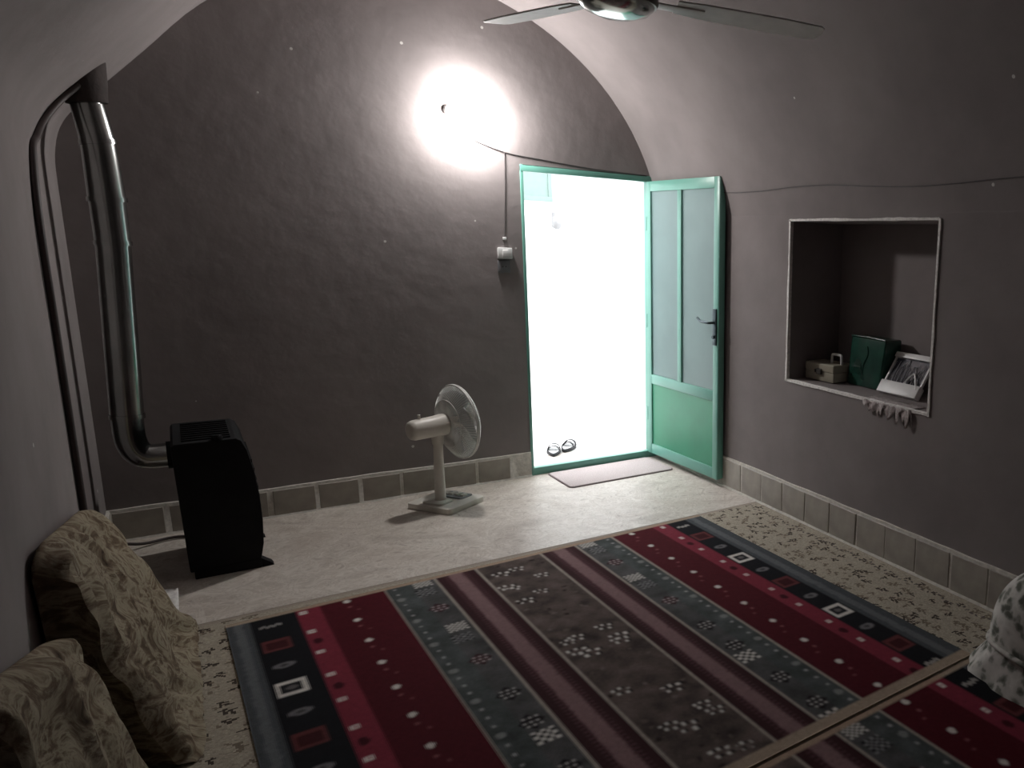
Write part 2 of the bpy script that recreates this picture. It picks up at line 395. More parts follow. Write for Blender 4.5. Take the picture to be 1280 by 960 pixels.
# which local y faces the room?
RS = 1 if (LM.to_3x3() @ Vector((0, 1, 0))).x < 0 else -1
def lp(u, t, z): return LM @ Vector((u, RS * t, z))
plate = MB(); uu = lw_ - .032
plate.box((uu - .020, min(RS * TH / 2, RS * (TH / 2 + .009)), 0.965), (uu + .020, max(RS * TH / 2, RS * (TH / 2 + .009)), 1.205), LM)
plate = plate.build('lock_plate', 'lock', d1, .003)
MB().tube(smooth_path([lp(uu, TH / 2, 1.115), lp(uu, TH / 2 + .045, 1.115), lp(uu - .03, TH / 2 + .055, 1.115), lp(uu - .09, TH / 2 + .052, 1.118), lp(uu - .135, TH / 2 + .05, 1.138)], 6), .0085, 10).build('lever', 'lock', plate)
MB().tube([lp(uu, TH / 2 + .005, 1.02), lp(uu, TH / 2 + .022, 1.02)], .011, 12).build('key_cylinder', 'lock', plate)
for z in (.35, 1.05, 1.75):
    MB().tube([(hx - .012, hy + .003, z - .05), (hx - .012, hy + .003, z + .05)], .010, 10).build('hinge', 'mint', d1)

# ------------------------------------------------------------------ wall lamp and wiring
LX, LZ = 1.402, 2.345
lamp = thing('wall_lamp', 'bare glowing bulb in a holder high on the end wall beside the door', 'lamp', (LX, YB, LZ))
LA = Vector((.70, -.65, -.28)).normalized(); LQ = LA.to_track_quat('Z', 'Y').to_matrix().to_4x4()
BM = T(-.02, -.006, .014) @ LQ
MB().lathe([(.032, -.002), (.032, .012), (.026, .02), (.02, .026)], 24, T(-.02, 0, .014) @ rotM('X', 90)).build('wall_rose', 'white', lamp)
MB().lathe([(.019, .0), (.020, .045), (.017, .05)], 20, BM).build('lamp_holder', 'white', lamp)
MB().lathe([(.016, .045), (.020, .052), (.028, .068), (.0325, .078)], 24, BM).build('bulb_base', 'white', lamp)
MB().lathe([(.032, .0781), (.050, .089), (.062, .108), (.065, .125), (.060, .150), (.044, .172), (.020, .184), (.003, .186)], 28, BM).build('bulb', 'bulb', lamp)
wc = thing('wall_cable', 'thin dark cable stapled from beside the bulb over the doorway and down to the switch', 'cable', (1.70, YB, 2.15))
yo = -.004
MB().tube(smooth_path([(-.20, yo, .06), (0, yo, 0), (.25, yo, -.025), (.6, yo, -.052), (1.0, yo, -.063)], 8), .0028, 6).build('cable_run', 'cable', wc)
MB().tube(smooth_path([(0, yo, 0), (-.004, yo, -.18), (-.012, yo, -.35), (-.02, yo, -.53)], 6), .0020, 6).build('cable_drop', 'cable', wc)
MB().box((-.019, -.012, -.548), (.003, .002, -.530), T(-.012, 0, 0)).build('cable_clip', 'white', wc, .003)
sw_ = thing('light_switch', 'white light switch box on the end wall left of the doorway', 'switch', (1.676, YB, 1.515))
MB().box((-.045, -.022, -.032), (.045, .003, .038)).build('switch_box', 'white', sw_, .006)
MB().box((-.018, -.028, -.02), (.018, -.02, .024)).build('rocker', 'white', sw_, .003)
so = thing('wall_socket', 'grey wall socket just under the white light switch', 'socket', (1.668, YB, 1.435))
MB().box((-.038, -.012, -.042), (.038, .003, .036)).build('socket_plate', simple('grey_socket', (.17, .17, .18), .5), so, .004)
for s in (-1, 1): MB().tube([(s * .01, -.0125, -.003), (s * .01, -.0145, -.003)], .004, 8).build('socket_hole', 'black', so)
rc = MB(); pts = []
for k in range(15):
    y = 4.45 - k * .30; z = 1.955 - .012 * math.sin(k * 1.3) - .0035 * k
    pts.append((CX + vault_x(z) - .004, y, z))
tag(rc.tube(smooth_path(pts, 4), .0025, 6).build('electric_cable', 'cable'), 'thin dark cable running level along the right wall above the niche', 'cable')

# ------------------------------------------------------------------ flue pipe, hose, heater
PX, PY = -0.190, 4.75
fp = thing('flue_pipe', 'galvanised stovepipe rising from the black heater into the vault', 'pipe', (PX, PY, 0.5))
R = .062
def seg(z0, z1, x0, x1, r0, r1):
    a = Vector((x0, 0, z0 - .5)); b = Vector((x1, 0, z1 - .5)); d = (b - a).normalized()
    MB().tube([a, b], [r0, r1], 28).build('pipe_section', 'galv', fp)
    MB().tube([a - d * .010, a + d * .010], [r0 + .004, r0 + .004], 28).build('joint_ring', 'galv', fp)
seg(.74, 1.54, -.034, .0, R, R); seg(1.535, 1.73, .0, .0, R + .001, R + .002)
seg(1.725, 1.98, .0, -.004, R + .004, R - .002); seg(1.97, 2.125, -.004, -.022, R - .001, R - .004)
seg(2.115, 2.26, -.022, -.032, R - .010, R - .012)
MB().tube(smooth_path([(-.034, 0, .26), (-.034, 0, .13), (-.012, 0, .062), (.03, 0, .036), (.125, 0, .034)], 5), R - .003, 24).build('elbow', 'galv', fp)
cz = VZ + VBH * math.sqrt(1 - ((PX - .055 - CX) / VA_) ** 2)
MB().tube([(-.022, 0, 1.63), (-.030, 0, 1.70), (-.044, 0, 1.80)], [R + .008, R + .022, R + .040], 24).build('sooty_collar', 'soot', fp)
def on_vault(px):
    q = ROT @ _ray(px)
    lx = np.array([a for a, b in VPROF][::-1]); lz = np.array([b for a, b in VPROF][::-1])
    t = 0.5
    while True:
        p = EYE + q * t
        if p[0] <= lx[0] or p[2] > np.interp(p[0], lx, lz): break
        t += .004
    return Vector(p) + Vector((.8, 0, -.6)) * .012
hp = [Vector((XL + .013, 4.12, z)) for z in (.40, .8, 1.2, 1.6)] + [on_vault(p) for p in [(36, 188), (41, 168), (51, 147), (72, 122), (94, 104), (104, 98)]]
tag(MB().tube(smooth_path(hp, 6), .012, 10).build('gas_hose', 'hose'), 'dark hose running down the left wall from the top of the stovepipe', 'hose')

ht = thing('gas_heater', 'black freestanding room heater with a bulging front beside the stovepipe', 'heater', (0.07, 4.665, 0))
HY0, HY1 = -.25, .25
prof = [(-.135, .035), (-.150, .640), (-.140, .653), (.090, .653), (.108, .640), (.126, .59), (.146, .48), (.156, .36), (.158, .24), (.152, .12), (.138, .05), (.128, .035)]
Mx = Matrix(((1, 0, 0, 0), (0, 0, -1, 0), (0, 1, 0, 0), (0, 0, 0, 1)))
MB().prism(prof, HY0, HY1, Mx).build('body', 'heater', ht, .008)
MB().box((-.12, HY0 - .004, .0), (.135, HY1 + .004, .045)).build('base', 'heater', ht, .006)
for sy in (HY0 + .03, HY1 - .03):
    MB().prism([(.10, 0), (.185, 0), (.178, .012), (.13, .05), (.10, .05)], sy - .028, sy + .028, Mx).build('foot', 'heater', ht, .003)
for k in range(9):
    MB().box((-.11, HY0 + .04 + k * .048, .651), (.07, HY0 + .058 + k * .048, .660)).build('top_slat', 'heater2', ht, .002)
for k in range(8):
    z = .20 + k * .045; x = float(np.interp(z, [.12, .24, .36, .48, .60], [.152, .158, .156, .146, .128]))
    MB().box((x - .006, HY0 + .05, z), (x + .0025, HY1 - .05, z + .018)).build('front_slat', 'heater2', ht, .003)
kb = MB().lathe([(.022, 0), (.022, .012), (.016, .022)], 18, T(.02, HY0 + .02, .653)).build('control_knob', 'heater2', ht)
MB().tube([(-.17, PY - 4.665, .533), (-.14, PY - 4.665, .533)], R + .004, 24).build('flue_collar', 'heater2', ht)
tag(MB().tube(smooth_path([(-.350, 4.98, .035), (-.33, 4.96, .06), (-.24, 5.03, .02), (-.12, 5.08, .012), (.02, 5.02, .012), (.06, 4.94, .06)], 6), .008, 8).build('supply_hose', 'hose'), 'dark supply hose on the floor behind the black heater', 'hose')

# ------------------------------------------------------------------ table fan on the marble
tf = thing('table_fan', 'ivory table fan standing on the marble before the end wall', 'fan', (1.165, 4.885, 0), math.radians(33))
def rrect(w, h, r, n=5):
    return [(sx * (w / 2 - r) + r * math.cos(a), sy * (h / 2 - r) + r * math.sin(a)) for sx, sy, b in ((1, 1, 0), (-1, 1, 90), (-1, -1, 180), (1, -1, 270)) for a in [math.radians(b + 90 * k / n) for k in range(n + 1)]]
MB().prism(rrect(.30, .325, .03), 0, .036).build('base', 'ivory', tf, .006)
cp = MB().prism(rrect(.10, .18, .015), .034, .044, T(.075, 0, 0)).build('control_panel', 'greykey', tf, .002)
for k in range(4): MB().box((.055, -.075 + k * .04, .043), (.095, -.048 + k * .04, .054)).build('button', 'ivory', cp, .003)
MB().prism(rrect(.11, .14, .02), .034, .05, T(-.07, 0, 0)).build('pole_foot', 'ivory', tf, .005)
MB().tube([(-.045, 0, .04), (-.045, 0, .06), (-.043, 0, .22), (-.04, 0, .40)], [.036, .031, .028, .026], 18).build('pole', 'ivory', tf)
# the head turns on the pole: axis horizontal
HA = math.radians(15) - math.radians(33)
HMat = T(-.04, 0, .505) @ Matrix.Rotation(HA, 4, 'Z') @ rotM('Y', 90) @ rotM('Y', -2)
MB().tube([(-.04, 0, .39), (-.04, 0, .46)], [.03, .036], 16).build('neck', 'ivory', tf)
MB().lathe([(.035, -.165), (.052, -.160), (.060, -.14), (.062, -.02), (.066, .02), (.064, .05), (.05, .058)], 28, HMat).build('motor_housing', 'ivory', tf)
MB().tube([HMat @ Vector((-.062, 0, -.10)), HMat @ Vector((-.085, 0, -.10))], .008, 10).build('oscillation_knob', 'ivory', tf)
RC = .225
def guard(zr, zc, rc, name, inner, hub):
    m = MB(); nw = 84
    for k in range(nw):
        a = 2 * math.pi * k / nw; c, s = math.cos(a), math.sin(a); pts = []
        for t in (0, .3, .6, .82, .95, 1.0):
            r = inner + (rc - inner) * t; z = zc + (zr - zc) * (t ** 2.6)
            pts.append(HMat @ Vector((r * c, r * s, z)))
        m.tube(pts, .0019, 4, False)
    for rr in (inner, inner + (rc - inner) * .5, rc):
        t = (rr - inner) / (rc - inner); z = zc + (zr - zc) * (t ** 2.6)
        m.tube([HMat @ Vector((rr * math.cos(2 * math.pi * k / 48), rr * math.sin(2 * math.pi * k / 48), z)) for k in range(49)], .0055 if rr == rc else .0025, 6, False)
    g = m.build(name, 'wire', tf)
    if hub: MB().lathe([(.046, 0), (.046, .008), (.03, .014), (.004, .016)], 24, HMat @ T(0, 0, zc)).build('badge', 'ivory', g)
    return g
guard(.125, .055, RC, 'rear_guard', .06, False)
guard(.135, .205, RC, 'front_guard', .045, True)
for k in range(4):
    vs = []; nu, nv = 8, 5
    for i in range(nu + 1):
        r = .03 + (.195 - .03) * i / nu; wdt = .55 + .55 * math.sin(min(1, i / nu * 1.15) * math.pi * .62)
        for j in range(nv + 1):
            s = j / nv - .5; a = k * math.pi / 2 + s * wdt * 1.25
            vs.append(HMat @ Vector((r * math.cos(a), r * math.sin(a), .125 + s * .07 * (.4 + r * 3))))
    b = MB().add(vs, [(i * (nv + 1) + j, i * (nv + 1) + j + 1, (i + 1) * (nv + 1) + j + 1, (i + 1) * (nv + 1) + j) for i in range(nu) for j in range(nv)], True).build('fan_blade', 'blade', tf)
    md = b.modifiers.new('thickness', 'SOLIDIFY'); md.thickness = .002
MB().lathe([(.035, .08), (.036, .15), (.02, .17), (.005, .173)], 20, HMat).build('blade_hub', 'ivory', tf)

# ------------------------------------------------------------------ ceiling fan
cf = thing('ceiling_fan', 'three-bladed ceiling fan with a polished bottom cap under the vault', 'fan', (1.24, 2.60, 2.362)); cf.rotation_euler = (math.radians(1.5), math.radians(.6), 0)
MB().lathe([(.012, -.004), (.06, .000), (.105, .016), (.124, .034), (.127, .042)], 40).build('bottom_cap', 'chrome', cf)
MB().lathe([(.132, .040), (.138, .05), (.138, .11), (.115, .135), (.05, .15), (.03, .155)], 40).build('motor_housing', 'fandark', cf)
MB().tube([(0, 0, .14), (0, 0, .68)], .016, 14).build('downrod', 'fanmetal', cf)
MB().lathe([(.02, .56), (.045, .59), (.062, .66), (.066, .715)], 28).build('canopy', 'fanmetal', cf)
for a in (-15, 103, 224):
    Mb = rotM('Z', a) @ T(0, 0, .062) @ rotM('X', -9)
    ol = [(.20, -.052), (.30, -.062), (.60, -.066), (.735, -.058), (.752, -.045), (.758, .0), (.752, .045), (.735, .058), (.60, .066), (.30, .058), (.20, .045)]
    b = MB().prism(ol, -.003, .003, Mb).build('fan_blade', 'fanmetal', cf, .0015, 1)
    MB().box((.11, -.022, -.008), (.30, .022, -.002), Mb).build('blade_bracket', 'fanmetal', b, .002)

# ------------------------------------------------------------------ rugs and carpets
def grid_cloth(name, img, w, h, mat, thick):
    """flat cloth, x 0..w, y 0..-h, one face per knot of img (rows from y=0 downwards)"""
    ny, nx = img.shape[:2]
    xs = np.linspace(0, w, nx + 1); ys = -np.linspace(0, h, ny + 1)
    X, Y = np.meshgrid(xs, ys); V = np.stack([X.ravel(), Y.ravel(), np.full(X.size, thick)], 1)
    i = np.arange(ny)[:, None] * (nx + 1) + np.arange(nx)[None, :]
    F = np.stack([i, i + nx + 1, i + nx + 2, i + 1], -1).reshape(-1, 4)
    me = bpy.data.meshes.new(name)
    # skirt down to the floor round the edge
    c = len(V); V = np.vstack([V, [(0, 0, 0), (w, 0, 0), (w, -h, 0), (0, -h, 0)]])
    cor = [0, nx, ny * (nx + 1) + nx, ny * (nx + 1)]
    top = list(range(0, nx + 1)); right = [nx + k * (nx + 1) for k in range(ny + 1)]
    bot = [ny * (nx + 1) + nx - k for k in range(nx + 1)]; left = [(ny - k) * (nx + 1) for k in range(ny + 1)]
    nF = len(F)
    edge = [(c, c + 1, *reversed(top)), (c + 1, c + 2, *reversed(right)), (c + 2, c + 3, *reversed(bot)), (c + 3, c, *reversed(left))]
    me.vertices.add(len(V)); me.vertices.foreach_set('co', V.astype(np.float32).ravel())
    loops = np.concatenate([F.ravel()] + [np.array(e) for e in edge]).astype(np.int32)
    starts = np.concatenate([np.arange(nF) * 4, nF * 4 + np.cumsum([0] + [len(e) for e in edge[:-1]])]).astype(np.int32)
    me.loops.add(len(loops)); me.loops.foreach_set('vertex_index', loops)
    me.polygons.add(len(starts)); me.polygons.foreach_set('loop_start', starts)
    me.update(calc_edges=True); me.validate()
    ca = me.color_attributes.new('weave', 'FLOAT_COLOR', 'CORNER')
    cols = np.ones((len(loops), 4), np.float32)
    cols[:nF * 4, :3] = np.repeat(img.reshape(-1, 3), 4, axis=0); cols[nF * 4:, :3] = img[0, 0]
    ca.data.foreach_set('color', cols.ravel())
    me.materials.append(MT[mat]); return me

# beige leaf-printed rug that covers the floor up to the marble
RX0, RX1, RY1, RY0 = XL + .03, 2.755, 3.868, .9
cell = .007; nx = int((RX1 - RX0) / cell); ny = int((RY1 - RY0) / cell)
rng = np.random.RandomState(3)
img = np.empty((ny, nx, 3)); img[:] = (.40, .355, .285)
img *= (1 + .10 * rng.randn(ny, nx, 1))
xx, yy = np.meshgrid((np.arange(nx) + .5) * cell, (np.arange(ny) + .5) * cell)
def stroke(im, X, Y, cx, cy, a, l, wd, col, cs):
    r = int((l + wd) / cs) + 2; i0, j0 = int(cy / cs), int(cx / cs)
    sl = (slice(max(0, i0 - r), i0 + r), slice(max(0, j0 - r), j0 + r))
    dx, dy = X[sl] - cx, Y[sl] - cy; u = dx * math.cos(a) + dy * math.sin(a); w_ = -dx * math.sin(a) + dy * math.cos(a)
    im[sl][(u / l) ** 2 + (w_ / wd) ** 2 < 1] = col
for yc in np.arange(.05, 2.6, .075):
    for xc in np.concatenate([np.arange(2.40, 3.08, .078), np.arange(.05, .50, .078)]):
        cx_, cy_ = xc + rng.uniform(-.03, .03), yc + rng.uniform(-.03, .03)
        a = rng.uniform(0, math.pi); dark = (.07, .056, .045) if rng.rand() < .55 else (.19, .155, .12)
        for q in range(rng.randint(2, 5)):
            t_ = (q - 1.5) * .013; sgn_ = 1 if q % 2 else -1
            stroke(img, xx, yy, cx_ + t_ * math.cos(a) - sgn_ * .008 * math.sin(a), cy_ + t_ * math.sin(a) + sgn_ * .008 * math.cos(a), a + sgn_ * .7, .016, .006, dark, cell)
        if rng.rand() < .6: stroke(img, xx, yy, cx_ + rng.uniform(-.05, .05), cy_ + rng.uniform(-.05, .05), rng.uniform(0, 3), .012, .007, (.22, .18, .14), cell)
for yc in np.arange(.03, 2.6, .030):
    for xe in (2.36, 3.02): stroke(img, xx, yy, xe + .012 * math.sin(yc * 40), yc, yc * 30, .012, .006, (.13, .11, .10), cell)
img[:4] = (.36, .31, .26)
rug = link('floor_rug', grid_cloth('floor_rug', img, RX1 - RX0, RY1 - RY0, 'rug', .006)); rug.location = (RX0, RY1, 0)
tag(rug, 'large beige leaf-printed rug under the red carpets', 'rug')

# striped carpet
CW, CH, cs = 2.28, 2.05, .0055
nx, ny = int(CW / cs), int(CH / cs)
X, Y = np.meshgrid((np.arange(nx) + .5) * cs, (np.arange(ny) + .5) * cs)
U = X - CW / 2; A_ = np.abs(U)
rng = np.random.RandomState(11)
C = dict(border=(.115, .125, .135), border2=(.20, .215, .225), black=(.016, .016, .020), redp=(.330, .045, .075), red=(.125, .013, .022), teal=(.120, .135, .132),
         line=(.42, .37, .32), maroon=(.070, .026, .030), pink=(.32, .195, .20), brown=(.150, .114, .102), white=(.74, .70, .65), tan=(.42, .33, .25), grey=(.26, .25, .26))
img = np.zeros((ny, nx, 3))
def band(a, b, col): img[(A_ >= a) & (A_ < b)] = col
band(0, .157, C['brown']); band(.157, .168, C['line']); band(.168, .222, C['maroon']); band(.222, .290, C['pink']); band(.290, .345, C['maroon'])
band(.345, .356, C['line']); band(.356, .556, C['teal']); band(.556, .565, C['line']); band(.565, .815, C['red']); band(.815, .905, C['redp'])
band(.905, 1.025, C['black']); band(1.025, 1.16, C['border'])
# soft, uneven edges of the pink band and of the outer border
wv = wobble(5)
edge_w = np.array([wv(y * 6) for y in Y[:, 0]])[:, None] * .006
m_ = (A_ > .228 + edge_w) & (A_ < .284 + edge_w); img[m_] = tuple(np.array(C['pink']) * 1.12)
ribs = ((Y / .011).astype(int) % 2 == 0) & (A_ > .200) & (A_ < .310) & ~m_; img[ribs] = (.15, .066, .074)
img[(U < -.905) & (U > -1.064)] = C['black']
bmask = (A_ > np.where(U < 0, 1.085, 1.055) + edge_w) & (A_ < np.where(U < 0, 1.115, 1.092) + edge_w); img[bmask] = C['border2']
# mottled brown centre and teal bands
mot = rng.randn(ny // 6 + 2, nx // 6 + 2); mot = np.kron(mot, np.ones((6, 6)))[:ny, :nx]
for ax in (0, 1):
    for _ in range(3): mot = (np.roll(mot, 2, ax) + mot + np.roll(mot, -2, ax)) / 3
mot = mot / mot.std() + .5 * rng.randn(ny, nx)
cent = A_ < .157; img[cent] *= (1 + .22 * mot[cent])[:, None]
tl = (A_ > .356) & (A_ < .556); img[tl] *= (1 + .14 * mot[tl])[:, None]
img[(A_ > .356) & (A_ < .455)] *= (1.06, .93, .95)
def paint(mask, col): img[mask] = col
def rect(cx, cy, w, h, col): paint((np.abs(U - cx) < w / 2) & (np.abs(Y - cy) < h / 2), col)
def ell(cx, cy, w, h, col): paint(((U - cx) / (w / 2)) ** 2 + ((Y - cy) / (h / 2)) ** 2 < 1, col)
def checker(cx, cy, s, c1, c2, n=5):
    q = s / n
    mk = (np.abs(U - cx) < s / 2) & (np.abs(Y - cy) < s / 2)
    par = (np.floor((U - cx + s / 2) / q) + np.floor((Y - cy + s / 2) / q)).astype(int) % 2
    paint(mk & (par == 0), c1); paint(mk & (par == 1), c2)
def cluster(cx, cy, s, dark, lite):
    paint((np.abs(U - cx) + np.abs(Y - cy) * .9 < s * .75), dark)
    for i in range(-1, 2):
        for j in range(-1, 2):
            rect(cx + i * s * .36 + (j % 2) * .006, cy + j * s * .36, .011, .011, lite)
for sgn in (-1, 1):
    pass
    # black band: feather, red frame, oval, white frame ...
    y0 = .12
    for k in range(12):
        y = y0 + k * .187; cx = .965 if sgn > 0 else -1.000; kind = k % 4
        if y > CH + .05: break
        if k in (0, 10):
            for q in range(-3, 4): rect(cx + q * .011, y - abs(q) * .003 + (.006 if q % 2 else -.006), .008, .022, C['white'] if sgn > 0 or k else (.55, .53, .5))
        elif kind == 1:
            rect(cx, y, .098, .105, (.20, .055, .055)); rect(cx, y, .068, .068, (.085, .018, .022))
        elif kind == 3:
            rect(cx, y, .098, .110, C['white']); rect(cx, y, .066, .064, (.03, .03, .034)); ell(cx, y, .035, .03, (.22, .2, .2))
        else:
            ell(cx, y, .072, .045, C['grey']); ell(cx, y, .03, .02, (.10, .10, .10))
    # pale dashes on the pink-red band
    k = 0
    while k * .203 + .06 < CH:
        y = .06 + k * .203
        rect((.862 if sgn > 0 else -.878), y, .026, .030, C['white']); rect((.862 if sgn > 0 else -.878), y, .012, .012, (.55, .3, .3))
        if k % 2: ell((.858 if sgn > 0 else -.872), y + .10, .034, .05, (.085, .012, .02))
        k += 1
    # dots on the dark red band
    k = 0
    while k * .213 + .05 < CH:
        y = .05 + k * .213
        ell((.672 if sgn > 0 else -.715), y, .026, .034, C['white']); ell((.672 if sgn > 0 else -.715), y + .065, .014, .018, (.36, .12, .13)); ell((.65 if sgn > 0 else -.69), y + .11, .014, .014, (.30, .09, .10))
        k += 1
    # teal band: dots outside, checkers inside
    for q in range(int(CH / .062)):
        big = q % 4 == 2
        ell(sgn * .525, .05 + q * .062, .034 if big else .014, .036 if big else .016, (.36, .37, .36) if big else (.40, .40, .40))
    y = .06; k = 0
    seqs = [(0, 'w'), (.105, 'b'), (.30, 'm'), (.52, 'w'), (.63, 'b'), (.84, 'm'), (1.14, 'd'), (1.35, 'd'), (1.45, 'w'), (1.65, 'd'), (1.86, 'd'), (1.965, 'w')]
    for dy, t in seqs:
        cx, cy = sgn * .418, .05 + dy
        if t == 'w': checker(cx - sgn * .01, cy, .078, C['white'], (.06, .06, .06), 7 if dy < 1 else 5)
        elif t == 'b': checker(cx + sgn * .0, cy, .075, (.025, .025, .028), (.36, .36, .36), 6)
        elif t == 'm': cluster(cx, cy, .060, (.075, .030, .034), (.45, .38, .38))
        else: cluster(cx, cy, .062, (.025, .02, .022), (.50, .48, .46))
# centre motifs: little rosettes and birds
def rosette(cx, cy, s=1.0):
    for dx, dy in ((-.02, .01), (.018, .018), (0, -.022), (.03, -.012), (-.03, -.02)):
        rect(cx + dx * s, cy + dy * s, .012 * s, .018 * s, C['white'])
        rect(cx + dx * s + .012 * s, cy + dy * s, .010 * s, .016 * s, (.02, .018, .018))
for cx, cy in ((-.17, .33), (-.145, .36), (.10, .29), (-.02, .45), (-.16, .52), (.10, .95), (.12, 1.05), (-.15, .98), (-.10, .965), (-.14, 1.07), (-.085, 1.10), (.11, 1.08),
               (.09, 1.52), (.13, 1.68), (.15, 1.72), (-.10, 1.72), (-.05, 1.75), (.0, .14), (-.13, .16), (.0, 1.93), (.11, 1.95), (-.14, 1.42)):
    rosette(cx * .66 + rng.uniform(-.01, .01), cy + rng.uniform(-.01, .01), rng.uniform(.8, 1.1))
for _ in range(60):
    ell(rng.uniform(-.15, .15), rng.uniform(.05, 2.0), rng.uniform(.01, .03), rng.uniform(.01, .03), [(.05, .035, .03), (.19, .15, .13), (.25, .20, .18)][rng.randint(3)])
# tan hems at both ends
hem = (Y < .030) | (Y > CH - .052); img[hem] = C['tan']
img[(Y < .030) & (A_ < .905)] *= (1.05, .97, .95)
lum = img.max(axis=2, keepdims=True); img *= np.where(lum < .4, .62, .9)
img *= (1 + .10 * rng.randn(ny, nx, 1)); img = np.clip(img, .004, 1)
soft = img.copy()
for dy in (-1, 0, 1):
    for dx in (-1, 0, 1):
        if dx or dy: soft += np.roll(img, (dy, dx), (0, 1)) * (.55 if dx * dy == 0 else .3)
img = soft / (1 + 4 * .55 + 4 * .3)
cme = grid_cloth('striped_carpet', img, CW, CH, 'carpet', .008)
th = math.radians(1.6)
def put_carpet(ox, oy, label):
    o = link('striped_carpet', cme); o.location = (ox, oy, .006); o.rotation_euler = (0, 0, th); return tag(o, label, 'carpet', 'striped red carpets')
c0 = put_carpet(1.172 - CW / 2 * math.cos(th), 3.808 - CW / 2 * math.sin(th), 'red, black and teal striped wool carpet whose end lies beside the marble')
d_ = CH + .012
put_carpet(c0.location.x + d_ * math.sin(th), c0.location.y - d_ * math.cos(th), 'red striped carpet under the pale floral cushion, laid end to end with the first')

# ------------------------------------------------------------------ doormat and sandals
dm = thing('doormat', 'thin pinkish doormat on the marble at the threshold', 'doormat', (2.290, 4.985, 0), math.radians(1.0))
MB().prism(rrect(.77, .385, .03), 0, .009).build('mat_pile', 'mat', dm, .002)
MB().prism(rrect(.785, .40, .035), 0, .005).build('binding', 'matedge', dm, .001)
def sandal(loc, rz, label):
    s = thing('sandal', label, 'sandal', loc, rz, 'pair of sandals outside the door')
    ol = []
    for k in range(28):
        a = 2 * math.pi * k / 28; x = .128 * math.cos(a); w_ = .046 + .010 * math.cos(a) - .006 * math.cos(2 * a)
        ol.append((x, w_ * math.sin(a) + .006 * math.cos(a)))
    MB().prism(ol, 0, .022).build('sole', 'black', s, .004)
    MB().prism([(x * .86, y * .80) for x, y in ol], .0215, .025).build('insole', 'white', s)
    for x0, r0 in ((.055, .050), (-.005, .047)):
        vs = []
        for k in range(13):
            a = math.pi * k / 12
            for dx, dr in ((-.020, 0), (.020, -.006), (.020, -.010), (-.020, -.004)):
                vs.append((x0 + dx, (r0 + dr) * math.cos(a), .012 + (r0 + dr) * 1.05 * math.sin(a)))
        MB().add(vs, [(4 * k + j, 4 * k + (j + 1) % 4, 4 * k + 4 + (j + 1) % 4, 4 * k + 4 + j) for k in range(12) for j in range(4)], True).build('strap', 'black', s)
    return s
sandal((2.145, 5.70, 0), math.radians(66), 'dark strapped sandal outside the doorway, the one beside the frame jamb')
sandal((2.285, 5.76, 0), math.radians(52), 'dark strapped sandal outside the doorway, its mate between it and the jamb')

# ------------------------------------------------------------------ things in the niche
bc = thing('carry_case', 'beige plastic carry case with a top handle, on the niche sill', 'case', (2.99, 3.470, NZ0), math.radians(2))
MB().box((-.075, -.125, .004), (.085, .125, .062)).build('case_body', 'beige', bc, .008)
MB().box((-.078, -.128, .060), (.088, .128, .108)).build('case_lid', 'beige', bc, .012, 3)
MB().box((-.090, -.028, .045), (-.074, .012, .078)).build('latch', 'beigedark', bc, .003)
MB().box((-.084, .022, .052), (-.074, .034, .072)).build('latch', 'beigedark', bc, .002)
MB().tube(smooth_path([(0, -.112, .10), (0, -.110, .150), (0, -.098, .162), (0, -.042, .162), (0, -.030, .150), (0, -.028, .10)], 5), .008, 10).build('handle', 'white', bc)
gb = thing('green_case', 'glossy dark green case standing behind the beige one in the niche', 'case', (3.09, 3.180, NZ0), math.radians(-2))
gm = MB(); hh = .285
gm.add([(-.085, -.135, 0), (.075, -.135, 0), (.075, .145, 0), (-.085, .145, 0), (-.055, -.15, hh), (.07, -.15, hh), (.07, .150, hh), (-.055, .150, hh)], [(0, 3, 2, 1), (4, 5, 6, 7), (0, 1, 5, 4), (1, 2, 6, 5), (2, 3, 7, 6), (3, 0, 4, 7)])
gm.build('case_shell', 'green', gb, .016, 3)
MB().tube([(-.055, .145, hh - .001), (-.055, 0, hh + .003), (-.055, -.145, hh - .001)], .006, 8).build('top_piping', 'green', gb)
def gface(y, z): return (-.085 + .03 * z / hh - .0015, y, z)
for pts in ([(.000, .235), (-.012, .19), (.015, .13), (.020, .075)], [(.04, .13), (.028, .095), (.02, .075)]):
    MB().tube(smooth_path([gface(*p) for p in pts], 5), [.0045] * 15 + [.0045] if len(pts) == 4 else .0035, 6).build('crease', 'green', gb)
wp = thing('framed_rack', 'white framed rack with dark bristly front leaning in the niche corner', 'rack', (0, 0, 0))
B0 = Vector((2.975, 3.022, NZ0 + .004)); B1 = Vector((2.975, 2.735, NZ0 + .004))
T0 = Vector(at((1122, 440), 0, 3.12)); 
up = (T0 - B0); 
ux = (B1 - B0).normalized(); up = up - ux * up.dot(ux) * .75; Hh = up.length; uz = up.normalized(); un = ux.cross(uz).normalized()
if un.x > 0: un = -un
PMx = Matrix(((ux.x, uz.x, un.x, B0.x), (ux.y, uz.y, un.y, B0.y), (ux.z, uz.z, un.z, B0.z), (0, 0, 0, 1)))
wp.location = B0; PMl = T(-B0.x, -B0.y, -B0.z) @ PMx
Wd = .29
MB().box((0, 0, -.022), (Wd, .075, .022), PMl).build('bottom_rail', 'white', wp, .006)
MB().box((.0, Hh - .032, -.014), (Wd, Hh, .014), PMl).build('top_rail', 'white', wp, .005)
for u in (.005, Wd - .017): MB().box((u, .07, -.010), (u + .012, Hh - .028, .006), PMl).build('side_rail', 'white', wp, .002)
MB().box((.012, .07, -.012), (Wd - .012, Hh - .03, -.002), PMl).build('backing_sheet', 'navy', wp)
